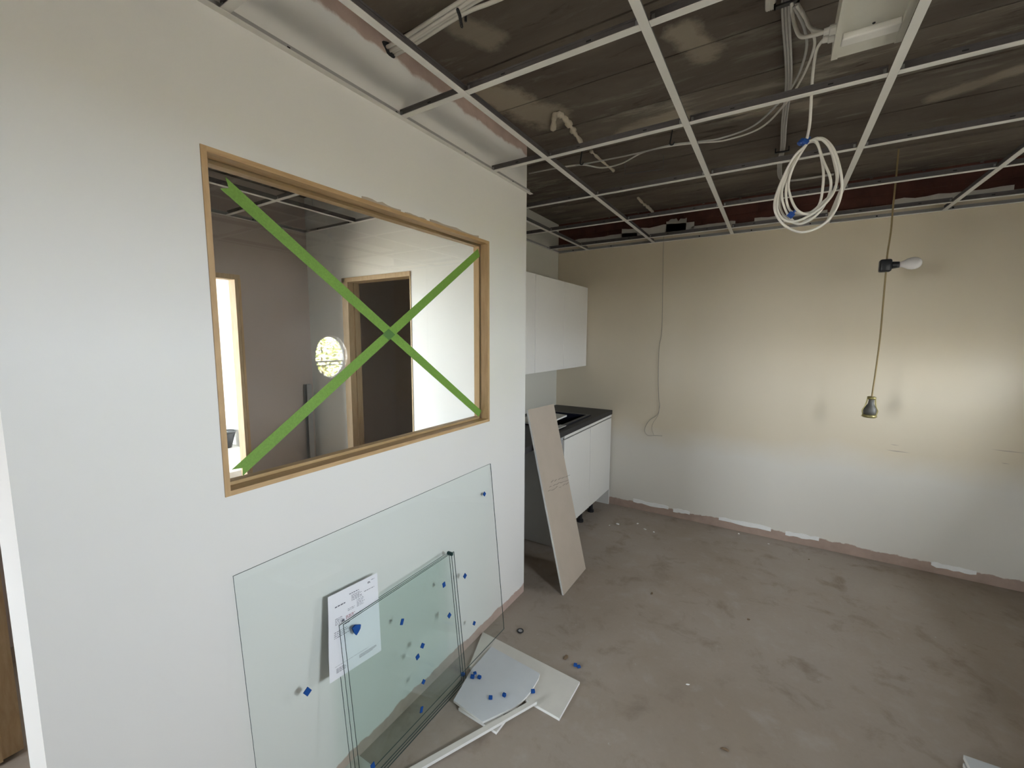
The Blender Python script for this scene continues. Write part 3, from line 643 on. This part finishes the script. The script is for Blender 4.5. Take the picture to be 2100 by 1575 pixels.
# delivery note
ps = [hit_lean(px, py, .1085, KS) for px, py in ((672, 1225), (773.5, 1174.5), (782, 1334), (676, 1402))]
note = thing('delivery_note', (ps[3] + ps[2]) / 2, 'white printed delivery note hanging over the rear small glass pane', 'paper')
def PP(u, v, lift=0.0):                               # u across, v down
    a_ = ps[0].lerp(ps[1], u); c_ = ps[3].lerp(ps[2], u); p_ = a_.lerp(c_, v)
    return p_ + Vector((.0012 * math.sin(v * 7) * (1 - u) + lift, 0, 0))
b = bmesh.new(); nu, nv = 10, 16; V = [[b.verts.new(PP(i / nu, j / nv)) for i in range(nu + 1)] for j in range(nv + 1)]
for j in range(nv):
    for i in range(nu): b.faces.new((V[j][i], V[j][i + 1], V[j + 1][i + 1], V[j + 1][i]))
obj('sheet', b, M['paper'], note, smooth=True)
def print_block(bm, u0, u1, v0, lines, dv, h, seed, dense=.75):
    rnd = random.Random(seed)
    for li in range(lines):
        u = u0; v = v0 + li * dv; ue = u0 + (u1 - u0) * rnd.uniform(.7, 1.0)
        while u < ue:
            L = min(rnd.uniform(.012, .05), ue - u)
            bm.faces.new([bm.verts.new(PP(*uv, .0007)) for uv in ((u, v), (u + L, v), (u + L, v + h), (u, v + h))]); u += L + .012
b = bmesh.new()
for a_ in ((.78, .84, .055, 2, .012, .009, 1), (.86, .93, .045, 1, .01, .006, 2), (.40, .66, .085, 1, .01, .009, 3), (.44, .66, .112, 5, .016, .006, 4), (.12, .34, .155, 1, .02, .013, 5), (.70, .93, .145, 1, .02, .007, 6),
           (.54, .72, .20, 6, .016, .005, 7), (.12, .30, .30, 5, .017, .006, 8), (.36, .52, .255, 2, .018, .005, 9), (.46, .66, .36, 1, .02, .005, 10), (.30, .42, .41, 1, .02, .008, 11), (.10, .38, .455, 4, .022, .007, 12),
           (.10, .93, .855, 1, .01, .003, 13), (.12, .34, .885, 4, .014, .006, 14), (.55, .90, .885, 3, .014, .006, 15)): print_block(b, *a_)
obj('printing', b, M['ink'], note)['kind'] = 'stuff'
b = bmesh.new(); print_block(b, .32, .50, .325, 3, .014, .009, 20); obj('stamp', b, M['ink_red'], note)['kind'] = 'stuff'
b = bmesh.new(); b.faces.new([b.verts.new(PP(*uv, .0008)) for uv in ((.24, .345), (.29, .345), (.29, .372), (.24, .372))]); obj('stamp_mark', b, M['ink'], note)

# blue foam spacers stuck on the glass
def spacer(px, py, x0, k, a, sy, sz, label, th=.003):
    c_ = hit_lean(px, py, x0, k); up = Vector((-k, 0, 1)).normalized(); yy = Vector((0, 1, 0)); nn = Vector((1, 0, k)).normalized()
    e1 = yy * math.cos(a) + up * math.sin(a); e2 = -yy * math.sin(a) + up * math.cos(a)
    pts = [c_ + e1 * (s * sy / 2) + e2 * (t * sz / 2) for s, t in ((-1, -1), (1, -1), (1, 1), (-1, 1))]
    return tag(obj('blue_spacer', prism(bmesh.new(), pts, nn * th), M['spacer']), label, 'spacer', 'blue foam glass spacers')
xb = XB0 + .0041; xs_ = .1235 + .0041
spacer(993, 1013, xb, KB, .7, .018, .018, 'blue spacer near the top right corner of the large glass pane')
spacer(953, 1181, xb, KB, .6, .019, .019, 'blue spacer on the large pane just right of the small glass stack top')
spacer(972, 1278, xb, KB, .8, .017, .017, 'blue spacer low on the large pane right of the small glass stack')
spacer(630, 1418, xb, KB, .55, .019, .022, 'blue spacer on the large pane left of the hanging paper')
for px, py, a_, s1, s2, lab in ((910, 1199, .1, .016, .020, 'blue spacer at the upper right of the front small pane'), (921, 1262, .5, .018, .018, 'blue spacer at the middle right of the front small pane'),
        (824, 1275, -.5, .013, .022, 'tilted blue spacer right of the paper on the small pane'), (866, 1324, .8, .018, .018, 'diamond turned blue spacer, upper of the close pair'),
        (856, 1347, .25, .017, .017, 'square blue spacer, lower of the close pair'), (868, 1398, .7, .016, .016, 'faded blue spacer low on the small pane above the floor edge'),
        (864, 1455, -.45, .013, .021, 'blue spacer at the bottom centre of the front small pane'), (764, 1571, .1, .016, .022, 'blue spacer at the bottom edge of the picture on the small pane')):
    spacer(px, py, xs_, KS, a_, s1, s2, lab)
c_ = [hit_lean(px, py, xs_, KS) for px, py in ((721, 1288), (727, 1281), (738, 1280), (737, 1288), (733, 1296), (729, 1302), (724, 1296)) ]
tag(obj('blue_spacer', prism(bmesh.new(), c_, (.006, 0, .0006)), M['spacer']), 'torn blue spacer clump at the top left corner of the small glass stack', 'spacer', 'blue foam glass spacers')
cc = hit_lean(927, 1137, xs_, KS)
tag(obj('edge_clip', bevel(bx(cc.x - .026, cc.x + .003, cc.y - .006, cc.y + .006, cc.z - .006, cc.z + .008), .002), M['pane_edge']), 'small dark clip on the top right corner of the small glass stack', 'clip')

# ================================================================ BOARDS AND BITS ON THE FLOOR
def flat(name, pix, z0, th, mats, label, cat='board', curve=None):
    pts = [Vector((h.x, h.y, z0)) for h in (hit(px, py, 2, z0 + th) for px, py in pix)]
    return tag(obj(name, prism(bmesh.new(), pts, (0, 0, th), 0, 1), mats), label, cat)
GB = [M['gyps'], M['gyps_edge']]; GG = [M['gyps_grey'], M['gyps_edge']]
flat('board_offcut', [(990, 1296), (1189, 1398), (1147, 1473), (968, 1372), (962, 1366)], .0003, .0125, GB, 'beige board offcut on the floor under the grey curved one')
flat('board_offcut', [(1040, 1472), (1018, 1501), (940, 1452), (975, 1420)], .0003, .0122, GB, 'small white cornered board tip poking out under the long strip')
curve = [(1107, 1381), (1105, 1390), (1098, 1402), (1088, 1418), (1074, 1434), (1057, 1449)]
flat('board_offcut', [(1008, 1326)] + curve + [(1012, 1470), (990, 1480), (930, 1436), (966, 1374)], .0133, .010, GG, 'pale grey board offcut with one curved edge lying on top')
flat('board_offcut', [(690, 1572), (735, 1548), (790, 1590), (760, 1640)], .0003, .012, GB, 'white board scrap at the bottom edge under the glass panes')
# long narrow strip, resting on the boards at its far end
A0, A1 = hit(1090, 1435, 2, .040), hit(1101, 1439, 2, .040); B0, B1 = hit(838, 1575, 2, .016), hit(864, 1575, 2, .016)
d0 = (B0 - A0) * .05; B0 += d0; B1 += d0
b = bmesh.new(); th = Vector((0, 0, -.0125))
vt = [b.verts.new(p_) for p_ in (A0, A1, B1, B0)]; vb = [b.verts.new(p_ + th) for p_ in (A0, A1, B1, B0)]
b.faces.new(vt); b.faces.new(list(reversed(vb)))
for i in range(4): b.faces.new((vt[i], vb[i], vb[(i + 1) % 4], vt[(i + 1) % 4])).material_index = 1
tag(obj('board_strip', b, GB), 'long narrow board strip with a white cut edge resting on the offcuts', 'board')
# loose spacers on the floor and boards
def cube_bit(px, py, z0, s, h, rot, label):
    c_ = hit(px, py, 2, z0); b = bmesh.new(); bmesh.ops.create_cube(b, size=1)
    bmesh.ops.scale(b, vec=(s, s * .9, h), verts=b.verts); bmesh.ops.bevel(b, geom=list(b.edges), offset=h * .15, segments=1, affect='EDGES')
    bmesh.ops.rotate(b, cent=(0, 0, 0), matrix=Matrix.Rotation(rot, 3, 'Z'), verts=b.verts)
    for v in b.verts: v.co += Vector((c_.x, c_.y, z0 + h / 2 + .0003))
    tag(obj('blue_spacer', b, M['spacer']), label, 'spacer', 'blue foam glass spacers')
ZA = .0236
cube_bit(969, 1390, ZA, .018, .012, .4, 'loose blue spacer on the grey board, left of the touching pair')
cube_bit(983, 1391, ZA, .016, .012, .1, 'loose blue spacer on the grey board, right of the touching pair')
cube_bit(974, 1382, ZA + .0125, .014, .008, .9, 'blue spacer lying on top of the touching pair')
cube_bit(1006, 1433, ZA, .016, .012, .5, 'loose blue spacer near the middle of the grey board, left one')
cube_bit(1034, 1428, ZA, .015, .014, .0, 'loose blue spacer near the middle of the grey board, right one')
cube_bit(1093, 1420, .0131, .017, .012, .7, 'dark blue spacer in the shade of the grey board edge')
cube_bit(1180, 1366, 0, .016, .012, .3, 'loose blue spacer on bare floor beyond the offcuts, left one')
cube_bit(1187, 1369, 0, .015, .010, .8, 'loose blue spacer on bare floor beyond the offcuts, right one')
cube_bit(949, 1386, 0.0003, .016, .014, .2, 'blue spacer standing on the floor behind the small panes')
# steel eyelet
c_ = hit(1067, 1295, 2, 0); ey = thing('floor_eyelet', c_, 'small round steel eyelet on the floor near the glass', 'eyelet')
obj('ring', tube(bmesh.new(), [c_ + Vector((.015 * math.cos(t), .015 * math.sin(t), .004)) for t in [i * math.pi / 10 for i in range(20)]], .0038, 8, True), M['black'], ey, smooth=True)
obj('disc', lathe(bmesh.new(), [c_ + Vector((0, 0, .0005)), c_ + Vector((0, 0, .006)), c_ + Vector((0, 0, .008))], (.011, .011, .006), 16), M['steel'], ey, smooth=True)
# crumbs
rnd = random.Random(11)
def crumb(px, py, s, mt, label, group, name):
    c_ = hit(px, py, 2, 0); b = bmesh.new(); bmesh.ops.create_icosphere(b, subdivisions=1, radius=s)
    a_ = rnd.uniform(0, 6.28); st = rnd.uniform(1, 2.2)
    for v in b.verts:
        v.co *= rnd.uniform(.7, 1.2); x_, y_ = v.co.x * st, v.co.y; v.co.x, v.co.y = x_ * math.cos(a_) - y_ * math.sin(a_), x_ * math.sin(a_) + y_ * math.cos(a_); v.co.z *= .5
    zm = min(v.co.z for v in b.verts)
    for v in b.verts: v.co += Vector((c_.x, c_.y, -zm + .0002))
    tag(obj(name, b, mt), label, 'debris', group)
for px, py, s, wh in ((1266, 1076, .012, 'long white plaster crumb on the floor beside the base cabinet'), (1308, 1075, .010, 'white plaster crumb nearest the far wall scar beyond the cabinet'), (1322, 1086, .008, 'left one of two white plaster crumbs in front of the far wall'),
        (1341, 1092, .008, 'right one of two white plaster crumbs in front of the far wall'), (1410, 1405, .006, 'lone white speck in the middle of the open floor'), (1576, 1116, .006, 'white speck on the floor against the middle of the far wall'),
        (1250, 1078, .006, 'tiny white speck on the floor closest to the cabinet foot'), (1515, 1095, .007, 'white speck lying on the floor just under a paint flake')):
    crumb(px, py, s, M['gyps_edge'], wh, 'plaster crumbs', 'plaster_crumb')
for px, py, s, wh in ((1337, 1218, .007, 'dark chip on the floor right of the leaning board foot'), (1535, 1271, .007, 'dark chip in the middle of the floor'), (1659, 1148, .006, 'dark chip on the floor close to the far wall'),
        (1486, 1538, .008, 'dark chip on the floor near the bottom picture edge'), (1160, 1350, .010, 'brown wood chip on the floor beside the offcuts and blue spacers')):
    crumb(px, py, s, M['bark'], wh, 'dark chips', 'wood_chip')
# white boards at the lower right corner
p0 = hit(1976, 1548, 2, .034); p1 = hit(2060, 1577, 2, .034); e1 = (p1 - p0).normalized(); e2 = Vector((e1.y, -e1.x, 0))
if e2.y > 0: e2 = -e2
for i, (o1, o2, z0, lab) in enumerate(((-.006, .02, .0004, 'lower'), (0, 0, .0175, 'upper'))):
    o_ = p0 + e1 * o1 + e2 * o2; o_.z = z0
    pts = [o_, o_ + e1 * .5, o_ + e1 * .5 + e2 * .32, o_ + e2 * .32]
    tag(obj('board_piece', prism(bmesh.new(), pts, (0, 0, .0165), 0, 1), GG), f'pale board piece lying at the lower right picture corner, {lab} one', 'board', 'boards at the lower right')

# ================================================================ THINGS IN THE ROOMS BEHIND
b = bmesh.new(); box(b, -1.945, -1.905, 2.022, 2.026, 0, 1.20); box(b, -1.945, -1.942, 1.985, 2.022, 0, 1.20); box(b, -1.908, -1.905, 1.985, 2.022, 0, 1.20)
tag(obj('metal_stud', b, M['steel']), 'upright steel stud standing in the room corner behind the window', 'stud')
b = bx(-5.45, -3.8, 1.3, 2.85, .0005, .08)
tag(obj('board_stack', b, M['white_sheet']), 'pale boards stacked on the floor of the sunlit back room', 'boards')
bk = thing('bucket', (-5.0, 2.72, .081), 'black bucket on the pale boards in the sunlit back room', 'bucket')
obj('body', lathe(bmesh.new(), [(-5.0, 2.72, .0815), (-5.0, 2.72, .085), (-5.0, 2.72, .30)], (.07, .075, .13), 20), M['black'], bk, smooth=True)
obj('rim', tube(bmesh.new(), [Vector((-5.0 + .13 * math.cos(t), 2.72 + .13 * math.sin(t), .30)) for t in [i * math.pi / 12 for i in range(24)]], .009, 6, True), M['black'], bk)
for i, (x, yy, a_) in enumerate(((-1.2, 2.75, .4), (-1.05, 2.6, -.5), (-1.25, 3.1, .1))):
    b = bx(-.18, .18, -.03, .03, 0, .02); bmesh.ops.rotate(b, cent=(0, 0, 0), matrix=Matrix.Rotation(a_, 3, 'Z'), verts=b.verts)
    for v in b.verts: v.co += Vector((x, yy, .0004))
    tag(obj('timber_scrap', b, M['bark']), ('dark timber scrap in the middle of the unlit room floor', 'dark timber scrap nearest the doorway of the unlit room', 'dark timber scrap farthest back in the unlit room')[i], 'timber', 'timber scraps in the unlit room')

# garden outside the round window, seen only as its reflection
hd = thing('hedge', (8.5, 7.0, -.13), 'sunlit green hedge growing outside the round window', 'hedge')
b = bmesh.new(); rnd = random.Random(5)
for i in range(4500):
    c_ = Vector((8.5 + rnd.uniform(-.7, .7), 7.0 + rnd.uniform(-2.6, 2.6), rnd.uniform(-.1, 1.75)))
    e1 = Vector((rnd.gauss(0, 1), rnd.gauss(0, 1), rnd.gauss(0, 1))).normalized(); e2 = e1.orthogonal().normalized(); s = rnd.uniform(.06, .13)
    b.faces.new([b.verts.new(c_ + e1 * s), b.verts.new(c_ + e2 * s * .5), b.verts.new(c_ - e1 * s), b.verts.new(c_ - e2 * s * .5)])
fo = obj('foliage', b, M['leaf'], hd); fo['kind'] = 'stuff'
for i in range(8): obj('stem', lathe(bmesh.new(), [(8.5, 4.7 + i * .65, -.13), (8.5, 4.7 + i * .65, 1.5)], (.05, .02), 8), M['bark'], hd)
